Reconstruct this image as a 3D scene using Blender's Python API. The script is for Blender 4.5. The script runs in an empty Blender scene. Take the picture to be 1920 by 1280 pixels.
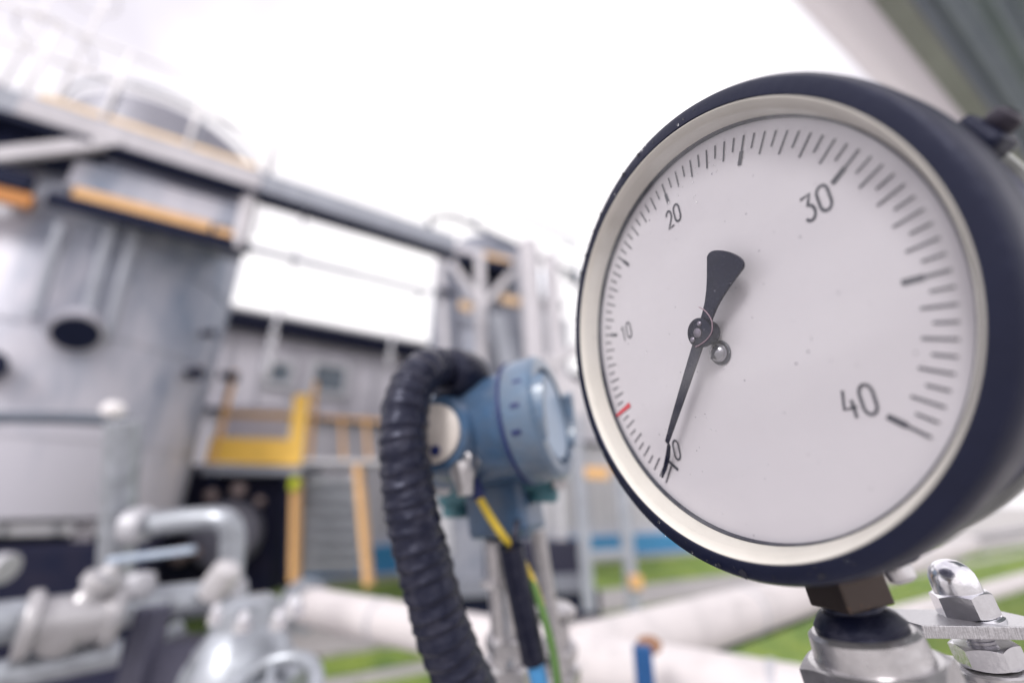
import bpy, bmesh, math, random
from mathutils import Vector, Matrix, noise
random.seed(7)
PI = math.pi
R = math.radians
sc = bpy.context.scene
C = sc.collection

# ---------------------------------------------------------------- camera
PITCH = R(20.4); F = 829.4; CAMZ = 1.55
cam_d = bpy.data.cameras.new("camera")
cam = bpy.data.objects.new("camera", cam_d); C.objects.link(cam)
cam.location = (0, 0, CAMZ); cam.rotation_euler = (R(90)+PITCH, 0, 0)
cam_d.sensor_width = 36; cam_d.lens = F/1920*36
cam_d.clip_start = 0.01; cam_d.clip_end = 3000
cam_d.dof.use_dof = True; cam_d.dof.focus_distance = 0.151; cam_d.dof.aperture_fstop = 2.9
cam_d.dof.aperture_blades = 0
sc.camera = cam
# ---------------------------------------------------------------- sky, sun, exposure
w = bpy.data.worlds.new("World"); sc.world = w; w.use_nodes = True
nt = w.node_tree; nt.nodes.clear()
out = nt.nodes.new('ShaderNodeOutputWorld'); bg = nt.nodes.new('ShaderNodeBackground')
SUN_EL, SUN_AZ = R(34), R(-152)          # azimuth measured from +Y towards +X
sky = nt.nodes.new('ShaderNodeTexSky'); sky.sky_type = 'NISHITA'; sky.sun_disc = False
sky.sun_elevation = SUN_EL; sky.sun_rotation = SUN_AZ; sky.dust_density = 4; sky.air_density = 1
# overcast: the blue sky is covered by an even layer of bright cloud
tc = nt.nodes.new('ShaderNodeTexCoord'); nz = nt.nodes.new('ShaderNodeTexNoise')
nz.inputs['Scale'].default_value = 1.6; nz.inputs['Detail'].default_value = 4
nt.links.new(tc.outputs['Generated'], nz.inputs['Vector'])
rp = nt.nodes.new('ShaderNodeValToRGB')
rp.color_ramp.elements[0].position = .36; rp.color_ramp.elements[0].color = (6.7, 6.35, 6.95, 1)
rp.color_ramp.elements[1].position = .56; rp.color_ramp.elements[1].color = (10.4, 10.0, 10.1, 1)
nt.links.new(nz.outputs['Fac'], rp.inputs['Fac'])
mx = nt.nodes.new('ShaderNodeMixRGB'); mx.inputs['Fac'].default_value = .93
nt.links.new(sky.outputs[0], mx.inputs[1]); nt.links.new(rp.outputs[0], mx.inputs[2])
nt.links.new(mx.outputs[0], bg.inputs['Color']); bg.inputs['Strength'].default_value = .105
nt.links.new(bg.outputs[0], out.inputs[0])
sd = bpy.data.lights.new("sun", 'SUN'); sd.energy = 1.5; sd.angle = R(15); sd.color = (1, .975, .955)
sun = bpy.data.objects.new("sun", sd); C.objects.link(sun)
sdir = Vector((math.sin(SUN_AZ)*math.cos(SUN_EL), math.cos(SUN_AZ)*math.cos(SUN_EL), math.sin(SUN_EL)))
sun.rotation_euler = sdir.to_track_quat('Z', 'Y').to_euler()
sc.view_settings.view_transform = 'Standard'; sc.view_settings.look = 'None'
sc.view_settings.exposure = 0.5; sc.view_settings.gamma = 1

# ---------------------------------------------------------------- positions
cs, sn = math.cos(PITCH), math.sin(PITCH)
CO = Vector((0, 0, CAMZ)); FW = Vector((0, cs, sn)); UPV = Vector((0, -sn, cs)); RT = Vector((1, 0, 0))
def cp(x, y, d):                        # point at depth d metres in front of the camera
    return CO + d*(RT*((x-960)/F) + UPV*((640-y)/F) + FW)
def at(x, y, Y):                        # point at world distance Y
    r = RT*((x-960)/F) + UPV*((640-y)/F) + FW
    return CO + r*(Y/r.y)
def atz(x, y, z):                       # point at world height z
    r = RT*((x-960)/F) + UPV*((640-y)/F) + FW
    return CO + r*((z-CAMZ)/r.z)
U = Vector((.85, .527, 0)).normalized(); V = Vector((-.527, .85, 0)).normalized(); Z = Vector((0, 0, 1))
def uv(u, v, z=0): return U*u + V*v + Z*z

# ---------------------------------------------------------------- materials
def mat(name, col, rough=.5, metal=0, var=.12, scale=20, bump=0, bscale=60, col2=None, spec=.5, streak=None, coat=0, thr=(.45, .65), rvar=.15, tint=None):
    m = bpy.data.materials.new(name); m.use_nodes = True; n = m.node_tree; L = n.links
    b = n.nodes['Principled BSDF']
    b.inputs['Roughness'].default_value = rough; b.inputs['Metallic'].default_value = metal
    b.inputs['Specular IOR Level'].default_value = spec; b.inputs['Coat Weight'].default_value = coat
    if tint: b.inputs['Specular Tint'].default_value = (*tint, 1)
    t = n.nodes.new('ShaderNodeTexCoord'); mp = n.nodes.new('ShaderNodeMapping')
    L.new(t.outputs['Object'], mp.inputs[0])
    if streak: mp.inputs['Scale'].default_value = streak
    a = n.nodes.new('ShaderNodeTexNoise'); a.inputs['Scale'].default_value = scale; a.inputs['Detail'].default_value = 6
    a.inputs['Roughness'].default_value = .65
    L.new(mp.outputs[0], a.inputs['Vector'])
    r = n.nodes.new('ShaderNodeValToRGB')
    c2 = col2 if col2 else tuple(c*(1-2*var) for c in col)
    r.color_ramp.elements[0].position = thr[0]-.1; r.color_ramp.elements[0].color = (*c2, 1)
    r.color_ramp.elements[1].position = thr[1]; r.color_ramp.elements[1].color = (*col, 1)
    L.new(a.outputs['Fac'], r.inputs['Fac']); L.new(r.outputs[0], b.inputs['Base Color'])
    rr = n.nodes.new('ShaderNodeMapRange'); rr.inputs['To Min'].default_value = max(.02, rough-rvar); rr.inputs['To Max'].default_value = min(1, rough+rvar)
    a2 = n.nodes.new('ShaderNodeTexNoise'); a2.inputs['Scale'].default_value = scale*2.7; a2.inputs['Detail'].default_value = 4
    L.new(mp.outputs[0], a2.inputs['Vector']); L.new(a2.outputs['Fac'], rr.inputs['Value']); L.new(rr.outputs[0], b.inputs['Roughness'])
    if bump:
        bn = n.nodes.new('ShaderNodeTexNoise'); bn.inputs['Scale'].default_value = bscale; bn.inputs['Detail'].default_value = 5
        L.new(t.outputs['Object'], bn.inputs['Vector'])
        bp = n.nodes.new('ShaderNodeBump'); bp.inputs['Strength'].default_value = bump; bp.inputs['Distance'].default_value = .3/bscale
        L.new(bn.outputs['Fac'], bp.inputs['Height']); L.new(bp.outputs[0], b.inputs['Normal'])
    return m
M = {}
M['black'] = mat('black_plastic', (.007, .009, .025), .36, 0, .1, 60, .2, 350, rvar=.14, spec=.4, tint=(.74, .77, 1.0))
M['rubber'] = mat('black_rubber', (.003, .004, .014), .36, 0, .1, 120, .3, 400, col2=(.028, .028, .042), thr=(.36, .52), tint=(.74, .77, 1.0))
M['cream'] = mat('cream_ring', (.655, .63, .585), .55, 0, .03, 30, 0, 500, col2=(.55, .53, .485), thr=(.3, .5), spec=.2)
M['dial'] = mat('dial_white', (.575, .555, .595), .40, 0, .01, 6, 0, 300, col2=(.55, .53, .57))
M['ink'] = mat('dial_ink', (.018, .02, .035), .5, 0, .1, 300, col2=(.05, .055, .075))
M['red'] = mat('red_mark', (.62, .03, .05), .5, 0, .1, 300)
M['pointer'] = mat('pointer_lacquer', (.006, .007, .022), .26, 0, .1, 150, rvar=.08, spec=.25, tint=(.74, .77, 1.0))
M['chrome'] = mat('chrome', (.84, .84, .88), .22, 1, .06, 300, .12, 600, rvar=.08)
M['steel'] = mat('machined_steel', (.60, .585, .60), .3, .9, .12, 160, .2, 500, rvar=.1)
M['brushed'] = mat('sawn_steel', (.70, .69, .72), .33, 1, .25, 300, .5, 900, streak=(14, 14, 1))
M['bronze'] = mat('tarnished_brass', (.07, .055, .05), .35, .7, .2, 60, .1, 400, col2=(.28, .14, .07), thr=(.35, .5))
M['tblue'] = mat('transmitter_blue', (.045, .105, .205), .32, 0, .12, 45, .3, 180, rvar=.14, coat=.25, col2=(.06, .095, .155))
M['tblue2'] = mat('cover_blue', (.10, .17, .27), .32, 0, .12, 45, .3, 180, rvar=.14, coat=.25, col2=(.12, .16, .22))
M['disc'] = mat('cover_disc', (.34, .44, .58), .4, 0, .05, 60)
M['creamplug'] = mat('plug_cream', (.62, .57, .53), .55, 0, .08, 80)
M['yellow_w'] = mat('wire_yellow', (.72, .52, .05), .45, 0, .05, 100)
M['green_w'] = mat('wire_green', (.11, .22, .06), .45, 0, .05, 100)
M['bluecable'] = mat('cable_blue', (.08, .32, .66), .45, 0, .05, 100)
M['navy'] = mat('boot_navy', (.01, .02, .12), .4, 0, .05, 100)
M['white_pipe'] = mat('insulated_pipe_white', (.64, .60, .605), .5, 0, .05, 9, .12, 40, col2=(.42, .40, .41), thr=(.28, .48))
M['galv'] = mat('galvanised', (.46, .49, .54), .36, .6, .2, 30, .1, 80)
M['rail_pale'] = mat('rail_pale', (.93, .91, .93), .6, 0, .03, 10)  # near-white colour stands in for veiling flare over the railings
M['galv_light'] = mat('galvanised_pale', (.54, .54, .58), .5, .3, .08, 10, .05, 60)
M['clad'] = mat('vessel_cladding', (.50, .49, .55), .5, .2, .1, 1.0, .08, 12, col2=(.19, .23, .31), streak=(1, 1, .32), thr=(.46, .56))
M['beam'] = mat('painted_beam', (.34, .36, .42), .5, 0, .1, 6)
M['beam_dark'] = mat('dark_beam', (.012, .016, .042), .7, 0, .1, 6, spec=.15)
M['drail'] = mat('dark_rail', (.09, .10, .13), .6)
M['beam_pale'] = mat('pale_beam', (.56, .54, .58), .55, 0, .1, 6)
M['yellow'] = mat('safety_yellow', (.97, .60, .11), .5, 0, .06, 5)
M['orange'] = mat('faded_orange', (.80, .47, .20), .55, 0, .08, 6)
M['paleorange'] = mat('pale_orange', (.66, .45, .27), .6)
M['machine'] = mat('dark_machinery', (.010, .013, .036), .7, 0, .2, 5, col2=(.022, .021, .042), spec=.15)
M['facade'] = mat('facade_grey', (.56, .54, .60), .6, 0, .05, 3)
M['facade2'] = mat('facade_lower', (.42, .42, .47), .6, 0, .05, 3)
M['roofdark'] = mat('roof_edge', (.010, .012, .032), .7, 0, .05, 3, spec=.15)
M['white'] = mat('white_paint', (.84, .81, .82), .5, 0, .03, 6)
M['glass_w'] = mat('window_glass', (.10, .13, .17), .1, 0, .1, 3)
M['bluepaint'] = mat('blue_paint', (.05, .26, .52), .5, 0, .08, 2)
M['bluestrap'] = mat('blue_plastic', (.012, .09, .27), .35, 0, .08, 80)
M['rust'] = mat('rusty_bolt', (.42, .22, .12), .7, .3, .2, 200, .2)
M['rooftin'] = mat('roof_sheet', (.29, .33, .38), .55, .1, .1, 3, 0, 20, col2=(.25, .29, .34))
M['fascia'] = mat('fascia_olive', (.34, .35, .33), .6, 0, .1, 3)
M['red_tag'] = mat('red_tag', (.7, .07, .03), .5)
M['lime'] = mat('lime_lamp', (.55, .62, .03), .4)
M['wood'] = mat('weathered_concrete', (.42, .40, .40), .8, 0, .12, 3, .3, 30)

# ---------------------------------------------------------------- mesh helpers
def tag(o, label=None, cat=None, group=None, kind=None):
    if label: o['label'] = label
    if cat: o['category'] = cat
    if group: o['group'] = group
    if kind: o['kind'] = kind
    return o
def thing(name, loc, label, cat, group=None):
    o = bpy.data.objects.new(name, None); C.objects.link(o); o.location = loc; o.empty_display_size = .05
    o['_loc'] = 1; del o['_loc']
    return tag(o, label, cat, group)
class B:
    """collects shapes given in world coordinates; build() makes ONE mesh object"""
    def __init__(s): s.v = []; s.f = []; s.mi = []; s.cur = 0; s.sm = []
    def add(s, vs, fs, smooth=False, mi=None):
        o = len(s.v); s.v += [Vector(p) for p in vs]
        for f in fs:
            s.f.append([o+i for i in f]); s.mi.append(s.cur if mi is None else mi); s.sm.append(smooth)
    def box(s, c, sx, sy, sz, ax=None, ay=None, az=None, bev=0):
        c = Vector(c); ax = Vector(ax or (1, 0, 0)); ay = Vector(ay or (0, 1, 0)); az = Vector(az) if az else ax.cross(ay)
        if not bev: bev = min(sx, sy, sz)*.06
        hx, hy, hz = sx/2, sy/2, sz/2
        bm = bmesh.new(); bmesh.ops.create_cube(bm, size=1)
        for q in bm.verts: q.co = Vector((q.co.x*sx, q.co.y*sy, q.co.z*sz))
        bmesh.ops.bevel(bm, geom=bm.edges[:], offset=bev, segments=2, affect='EDGES', profile=.6)
        vs = [c+ax*q.co.x+ay*q.co.y+az*q.co.z for q in bm.verts]
        s.add(vs, [[q.index for q in f.verts] for f in bm.faces], False); bm.free()
    def beam(s, p0, p1, wd, ht, up=None):
        p0 = Vector(p0); p1 = Vector(p1); d = (p1-p0); l = d.length; d.normalize()
        up = Vector(up or (0, 0, 1))
        if abs(d.dot(up)) > .95: up = Vector((1, 0, 0))
        sd = d.cross(up).normalized(); u2 = sd.cross(d)
        s.box((p0+p1)/2, l, wd, ht, d, sd, u2)
    def lathe(s, o, ax, prof, seg=48, ref=None, smooth=True, close=False):
        """prof: list of (radius, offset along ax)"""
        o = Vector(o); ax = Vector(ax).normalized()
        ref = Vector(ref) if ref else (Vector((0, 0, 1)) if abs(ax.z) < .9 else Vector((1, 0, 0)))
        e1 = (ref-ax*ref.dot(ax)).normalized(); e2 = ax.cross(e1)
        vs = []; fs = []
        for (r, h) in prof:
            for k in range(seg):
                a = 2*PI*k/seg; vs.append(o+ax*h+(e1*math.cos(a)+e2*math.sin(a))*r)
        n = len(prof)
        for i in range(n-1):
            for k in range(seg):
                k2 = (k+1) % seg
                fs.append([i*seg+k, i*seg+k2, (i+1)*seg+k2, (i+1)*seg+k])
        if close:
            i = n-1
            for k in range(seg):
                k2 = (k+1) % seg; fs.append([i*seg+k, i*seg+k2, k2, k])
        else:
            if prof[0][0] > 1e-6: fs.append([k for k in range(seg)][::-1])
            if prof[-1][0] > 1e-6: fs.append([(n-1)*seg+k for k in range(seg)])
        s.add(vs, fs, smooth)
    def cyl(s, p0, p1, r, r2=None, seg=24, bev=None):
        p0 = Vector(p0); p1 = Vector(p1); l = (p1-p0).length; r2 = r if r2 is None else r2
        b = min(r, l)*.08 if bev is None else bev
        s.lathe(p0, p1-p0, [(r-b, 0), (r, b), (r2, l-b), (r2-b, l)], seg)
    def hexn(s, p0, p1, r, chamfer=.14, ref=None, seg=6):
        """hexagonal nut with chamfered corners: intersection of hex prism and cone"""
        p0 = Vector(p0); p1 = Vector(p1); ax = (p1-p0); l = ax.length; ax.normalize()
        ref = Vector(ref) if ref else (Vector((0, 0, 1)) if abs(ax.z) < .9 else Vector((1, 0, 0)))
        e1 = (ref-ax*ref.dot(ax)).normalized(); e2 = ax.cross(e1); N = 12*seg
        ri = r*math.cos(PI/seg); vs = []; fs = []
        def hr(a):
            k = (a % (2*PI/seg))-PI/seg
            return ri/math.cos(k)
        rows = []
        for side in (0, 1):
            o = p0 if side == 0 else p1; sg = 1 if side == 0 else -1
            ring1 = []; ring2 = []
            for k in range(N):
                a = 2*PI*k/N; d = e1*math.cos(a)+e2*math.sin(a); rr = hr(a)
                drop = (rr-ri*.97)*.55
                ring1.append(o+d*ri*.955); ring2.append(o+d*rr+ax*sg*max(drop, 0))
            rows += ([ring1, ring2] if side == 0 else [ring2, ring1])
        for rw in rows: vs += rw
        for i in range(3):
            for k in range(N):
                k2 = (k+1) % N; fs.append([i*N+k, i*N+k2, (i+1)*N+k2, (i+1)*N+k])
        fs.append(list(range(N))[::-1]); fs.append([3*N+k for k in range(N)])
        s.add(vs, fs, False)
    def tube(s, pts, r, seg=14, res=6, rf=None, mf=None, closed_ends=True):
        P = spline([Vector(p) for p in pts], res) if res > 1 else [Vector(p) for p in pts]
        n = len(P); tg = []
        for i in range(n):
            tg.append((P[min(i+1, n-1)]-P[max(i-1, 0)]).normalized())
        ref = Vector((0, 0, 1)) if abs(tg[0].z) < .9 else Vector((1, 0, 0))
        e = (ref-tg[0]*ref.dot(tg[0])).normalized(); vs = []; fs = []; ms = []; acc = 0
        for i in range(n):
            if i: acc += (P[i]-P[i-1]).length
            e = (e-tg[i]*e.dot(tg[i])).normalized(); g = tg[i].cross(e)
            for k in range(seg):
                a = 2*PI*k/seg
                rr = (r if rf is None else rf(acc, a))
                vs.append(P[i]+(e*math.cos(a)+g*math.sin(a))*rr)
        for i in range(n-1):
            for k in range(seg):
                k2 = (k+1) % seg; fs.append([i*seg+k, i*seg+k2, (i+1)*seg+k2, (i+1)*seg+k]); ms.append(mf(i, k) if mf else s.cur)
        o = len(s.v); s.v += vs
        for f, m_ in zip(fs, ms): s.f.append([o+q for q in f]); s.mi.append(m_); s.sm.append(True)
        s.f.append([o+k for k in range(seg)][::-1]); s.mi.append(s.cur); s.sm.append(False)
        s.f.append([o+(n-1)*seg+k for k in range(seg)]); s.mi.append(s.cur); s.sm.append(False)
        return P
    def build(s, name, mats, parent=None, auto=35, label=None):
        me = bpy.data.meshes.new(name)
        base = Vector((0, 0, 0))
        if parent is not None:
            base = world_loc(parent)
        else:
            lo = Vector([min(v[i] for v in s.v) for i in range(3)]); hi = Vector([max(v[i] for v in s.v) for i in range(3)])
            base = Vector(((lo.x+hi.x)/2, (lo.y+hi.y)/2, lo.z))
        me.from_pydata([v-base for v in s.v], [], s.f); me.update()
        ml = mats if isinstance(mats, (list, tuple)) else [mats]
        for q in ml: me.materials.append(q)
        me.polygons.foreach_set('material_index', s.mi)
        me.polygons.foreach_set('use_smooth', s.sm)
        me.validate()
        bm = bmesh.new(); bm.from_mesh(me)
        bmesh.ops.recalc_face_normals(bm, faces=bm.faces)
        for e in bm.edges:
            if len(e.link_faces) == 2 and e.calc_face_angle(0) > R(auto): e.smooth = False
        bm.to_mesh(me); bm.free()
        o = bpy.data.objects.new(name, me); C.objects.link(o)
        if parent is not None: o.parent = parent
        else: o.location = base
        if label: o['label'] = label
        return o
def world_loc(o):
    p = Vector(o.location)
    while o.parent: o = o.parent; p += Vector(o.location)
    return p
def spline(P, res):
    out = []; n = len(P)
    for i in range(n-1):
        p0 = P[max(i-1, 0)]; p1 = P[i]; p2 = P[i+1]; p3 = P[min(i+2, n-1)]
        for k in range(res):
            t = k/res; t2 = t*t; t3 = t2*t
            out.append(.5*((2*p1)+(p2-p0)*t+(2*p0-5*p1+4*p2-p3)*t2+(3*p1-p0-3*p2+p3)*t3))
    out.append(P[-1]); return out

# ================================================================ THE SETTING
g = B(); N = 60
g.add([(-900, -900, 0), (900, -900, 0), (900, 900, 0), (-900, 900, 0)], [[0, 1, 2, 3]])
gm = mat('ground_concrete', (.50, .48, .475), .85, 0, .15, 1.2, .3, 25, col2=(.34, .33, .32))
tag(g.build('ground', gm), kind='structure')
def strip(name, v0, v1, u0, u1, z, m):
    b = B(); b.add([uv(u0, v0, z), uv(u1, v0, z), uv(u1, v1, z), uv(u0, v1, z)], [[0, 1, 2, 3]]); return b.build(name, m)
pm = mat('path_concrete', (.42, .40, .40), .85, 0, .12, 2, .3, 30)
pth = B(); pth.box(uv(8, 6.55, .03), 50, 1.3, .06, U, V); tag(pth.build('path', pm), kind='structure')
# grass: a turf bed with real blades
gr = B(); rnd = random.Random(3)
def turf(u0, u1, v0, v1, n, bl=True):
    gr.add([uv(u0, v0, .012), uv(u1, v0, .012), uv(u1, v1, .012), uv(u0, v1, .012)], [[0, 1, 2, 3]])
    for _ in range(n):
        p = uv(rnd.uniform(u0, u1), rnd.uniform(v0, v1), .012); a = rnd.uniform(0, 6.28); h = rnd.uniform(.03, .09); d = Vector((math.cos(a), math.sin(a), 0))
        l = Vector((rnd.uniform(-.04, .04), rnd.uniform(-.04, .04), h))
        gr.add([p-d*.008, p+d*.008, p+l], [[0, 1, 2]])
turf(-6, 30, 7.2, 10.9, 9000); turf(.2, 30, 5.25, 5.88, 3500); turf(1.2, 40, .9, 4.9, 14000); turf(-2, -.1, 5.25, 5.88, 800)
grm = mat('grass', (.25, .33, .06), .85, 0, .2, 1.6, 0, 30, col2=(.08, .17, .035), thr=(.42, .62))
tag(gr.build('grass', grm), 'short green lawn beyond the pipes', 'grass', kind='stuff')

# ================================================================ PRESSURE GAUGE
S = .0638
GR = Matrix(((0.35996, -0.16706, -0.91789), (0.38212, 0.92393, -0.018306), (0.85113, -0.34415, 0.39641)))
GT = Vector((1.0976, .04719, -2.39297))
CAM3 = Matrix((RT, UPV, -FW)).transposed()
GX = CAM3 @ GR.col[0]; GY = CAM3 @ GR.col[1]; GN = CAM3 @ GR.col[2]
GX.normalize(); GY.normalize(); GN.normalize()
GO = CO + CAM3 @ (GT*S)
def gp(x, y, h): return GO + (GX*x + GY*y + GN*h)*S
def gl(b, prof, cx=0, cy=0, h=0, seg=160, **k): b.lathe(gp(cx, cy, h), GN, [(r*S, z*S) for r, z in prof], seg, ref=GY, **k)
gauge = thing('pressure_gauge', gp(0, -1.25, -.3), 'large round pressure gauge with white dial, black rim and needle at zero', 'pressure gauge')
# case body
b = B()
gl(b, [(1.0, -.02), (1.12, -.06), (1.145, -.10), (1.145, -.26), (1.155, -.27), (1.155, -.30), (1.14, -.31), (1.14, -.46), (1.10, -.50), (.6, -.62), (.0, -.62)])
b.build('case_body', mat('case_paint', (.12, .12, .155), .4, .5, .15, 40, .1, 200, col2=(.03, .03, .06), tint=(.74, .77, 1.0)), gauge)
b = B(); gl(b, [(1.10, -.45), (1.165, -.455), (1.172, -.47), (1.165, -.485), (1.0, -.49)], close=True)
b.build('rear_flange', mat('flange_metal', (.42, .43, .42), .45, .5, .12, 60), gauge)
# rim with small moulded teeth
b = B(); gl(b, [(1.108, .10), (1.108, .146), (1.118, .158), (1.165, .160), (1.188, .150), (1.203, .125), (1.208, .07), (1.205, -.05), (1.19, -.075), (1.12, -.075), (1.10, -.05)], close=True, seg=240)
rim = b.build('rim', M['black'], gauge)
for a, h_, r_ in ((14, -.31, 1.20), (283, -.22, 1.19)):
    rd = GX*math.cos(R(a))+GY*math.sin(R(a)); p = GO+(rd*r_+GN*h_)*S; tn = GN.cross(rd)
    b = B(); b.box(p-rd*.04*S, .13*S, .17*S, .15*S, rd, tn, GN, bev=.03*S)
    lug = b.build('clamp_lug', M['black'], gauge)
    b = B(); b.lathe(p+rd*.02*S, rd, [(.05*S, 0), (.055*S, .02*S), (.05*S, .05*S), (.03*S, .062*S), (.028*S, .05*S), (0, .05*S)], 24); b.build('screw', M['steel'] if a > 90 else mat('screw_dark', (.025, .02, .035), .4, .3), lug)
# cream ring
b = B(); gl(b, [(1.114, .152), (1.108, .154), (1.102, .148), (1.058, .02), (1.057, .0), (1.11, -.01)], close=True, seg=240)
b.build('inner_ring', M['cream'], gauge)
# thin dark ring painting the gap edge shadow round the dial
b = B(); gl(b, [(1.061, .03), (1.052, .03), (1.052, .0), (1.061, 0)], close=True, seg=240)
b.build('gap_shade', M['ink'], gauge)
# dial with its printing
b = B(); gl(b, [(1.062, -.02), (1.062, .0), (.5, 0), (.0, .0)], seg=160)
def quad(x0, y0, x1, y1, wd, h=.004, mi=1, w2=None):
    d = Vector((x1-x0, y1-y0)); d.normalize(); nx, ny = -d.y, d.x; w2 = wd if w2 is None else w2
    b.add([gp(x0+nx*wd/2, y0+ny*wd/2, h), gp(x0-nx*wd/2, y0-ny*wd/2, h), gp(x1-nx*w2/2, y1-ny*w2/2, h), gp(x1+nx*w2/2, y1+ny*w2/2, h)], [[0, 1, 2, 3]], False, mi)
for i in range(81):
    v = i*.5; a = R(225-v*6.75); ca, sa = math.cos(a), math.sin(a)
    if i == 0:
        quad(.875*ca, .875*sa, ca, sa, .009); quad(.862*ca-sa*.054, .862*sa+ca*.054, .862*ca+sa*.054, .862*sa-ca*.054, .019)
    elif i == 10:
        quad(.90*ca, .90*sa, .96*ca, .96*sa, .009)
    elif i % 10 == 0:
        quad(.857*ca, .857*sa, .925*ca, .925*sa, .022); quad(.925*ca, .925*sa, ca, sa, .011)
    elif i % 2 == 0: quad(.898*ca, .898*sa, ca, sa, .009)
    else: quad(.93*ca, .93*sa, ca, sa, .009)
a = R(225-5*6.75); quad(.868*math.cos(a), .868*math.sin(a), 1.05*math.cos(a), 1.05*math.sin(a), .034, .006, 2, .02)
def stroke(pts, wd, mi=1):
    n = len(pts); L = []
    for i in range(n):
        p = Vector(pts[i]); d = (Vector(pts[min(i+1, n-1)])-Vector(pts[max(i-1, 0)])).normalized()
        L.append((p+Vector((-d.y, d.x))*wd/2, p-Vector((-d.y, d.x))*wd/2))
    vs = []; fs = []
    for q1, q2 in L: vs += [gp(q1.x, q1.y, .004), gp(q2.x, q2.y, .004)]
    for i in range(n-1): fs.append([2*i, 2*i+1, 2*i+3, 2*i+2])
    b.add(vs, fs, False, mi)
def glyph(ch, x, y, h, wd=.0115):
    w_ = h*.50; sk = .10
    def T(pts): return [(x+px*w_+py*h*sk, y+py*h) for px, py in pts]
    def arc(cx, cy, rx, ry, a0, a1, n=10): return [(cx+rx*math.cos(R(a0+(a1-a0)*i/n)), cy+ry*math.sin(R(a0+(a1-a0)*i/n))) for i in range(n+1)]
    if ch == '0': st = [arc(0, .22, .42, .28, 0, 180)+arc(0, -.22, .42, .28, 180, 360)+[(.42, .22)]]
    elif ch == '1': st = [[(-.28, .28), (.08, .5), (.08, -.5)]]
    elif ch == '2': st = [arc(0, .2, .4, .3, 165, -20)+[(.2, -.08), (-.42, -.5), (.44, -.5)]]
    elif ch == '3': st = [[(-.4, .5), (.38, .5), (-.02, .12)]+arc(-.02, -.19, .42, .31, 90, -150, 14)]
    elif ch == '4': st = [[(-.18, .5), (-.45, -.14), (.42, -.14)], [(.2, .12), (.2, -.5)]]
    for s_ in st: stroke(T(s_), wd)
def num(txt, cx, cy, h):
    n = len(txt); adv = h*.62
    for i, ch in enumerate(txt): glyph(ch, cx+(i-(n-1)/2)*adv, cy, h)
num('0', -.537, -.535, .112); num('10', -.69, .307, .105); num('20', .0, .763, .105); num('30', .708, .296, .112); num('40', .533, -.53, .115)
b.build('dial', [M['dial'], M['ink'], M['red']], gauge)
# small chrome screw on the dial
b = B(); gl(b, [(.052, 0), (.052, .012), (.046, .03), (.034, .045), (.018, .053), (0, .055)], -.005, -.114, .001, 32)
sc_ = b.build('dial_screw', mat('screw_zinc', (.36, .36, .40), .22, 1), gauge)
b = B(); gl(b, [(.064, 0), (.066, .006), (.060, .011), (.053, .008)], -.005, -.114, .002, 32, close=True); b.build('washer', M['ink'], sc_)
b = B(); b.box(gp(-.005, -.114, .054), .07*S, .012*S, .008*S, (GX+GY).normalized(), (GY-GX).normalized(), GN); b.build('slot', M['pointer'], sc_)
# pointer
pa = R(224.4); pd = Vector((math.cos(pa), math.sin(pa))); pq = Vector((-pd.y, pd.x))
def pp(al, ac, h): q = pd*al+pq*ac; return gp(q.x, q.y, h)
b = B()
top = [(.05, .033, .1), (.30, .027, .1), (.55, .019, .1), (.695, .012, .098), (.72, .009, .075), (.80, .014, .055), (.90, .011, .045), (.965, .002, .042)]
vs = []; fs = []
for al, wd, h in top: vs += [pp(al, -wd, h), pp(al, wd, h), pp(al, wd, h-.012), pp(al, -wd, h-.012)]
for i in range(len(top)-1):
    o = 4*i
    for k in range(4): fs.append([o+k, o+(k+1) % 4, o+4+(k+1) % 4, o+4+k])
fs += [[0, 1, 2, 3], [len(vs)-4+k for k in (3, 2, 1, 0)]]
b.add(vs, fs)
side = [(.03, .032), (.10, .033), (.16, .039), (.22, .053), (.28, .073), (.33, .093), (.382, .114)]
rimc = [(.385+.05*math.cos(t*PI/2)**.8, .112*math.sin(t*PI/2)) for t in [k/8 for k in range(7, -1, -1)]]
outl = [(-x, y) for x, y in side]+[(-x, y) for x, y in rimc]+[(-x, -y) for x, y in rimc[::-1][1:]]+[(-x, -y) for x, y in side[::-1]]
n = len(outl); vs = [pp(x, y, .1) for x, y in outl]+[pp(x, y, .084) for x, y in outl]
b.add(vs, [list(range(n)), [n+k for k in range(n)][::-1]]+[[k, (k+1) % n, n+(k+1) % n, n+k] for k in range(n)])
ptr = b.build('pointer', M['pointer'], gauge)
b = B(); gl(b, [(.062, .03), (.066, .04), (.066, .085), (.078, .088), (.080, .115), (.070, .121), (.03, .123), (.03, .118), (0, .118)], 0, 0, 0, 40)
hub = b.build('hub', M['pointer'], ptr)
b = B()
for (x, y, r) in ((.0, .0, .026), (-.045, -.02, .014), (.03, .04, .013)):
    gl(b, [(r, .118), (r, .128), (r*.7, .132), (0, .133)], x, y, 0, 20)
b.build('hub_screw', mat('hub_screw', (.22, .2, .25), .35, .7), hub)
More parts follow.
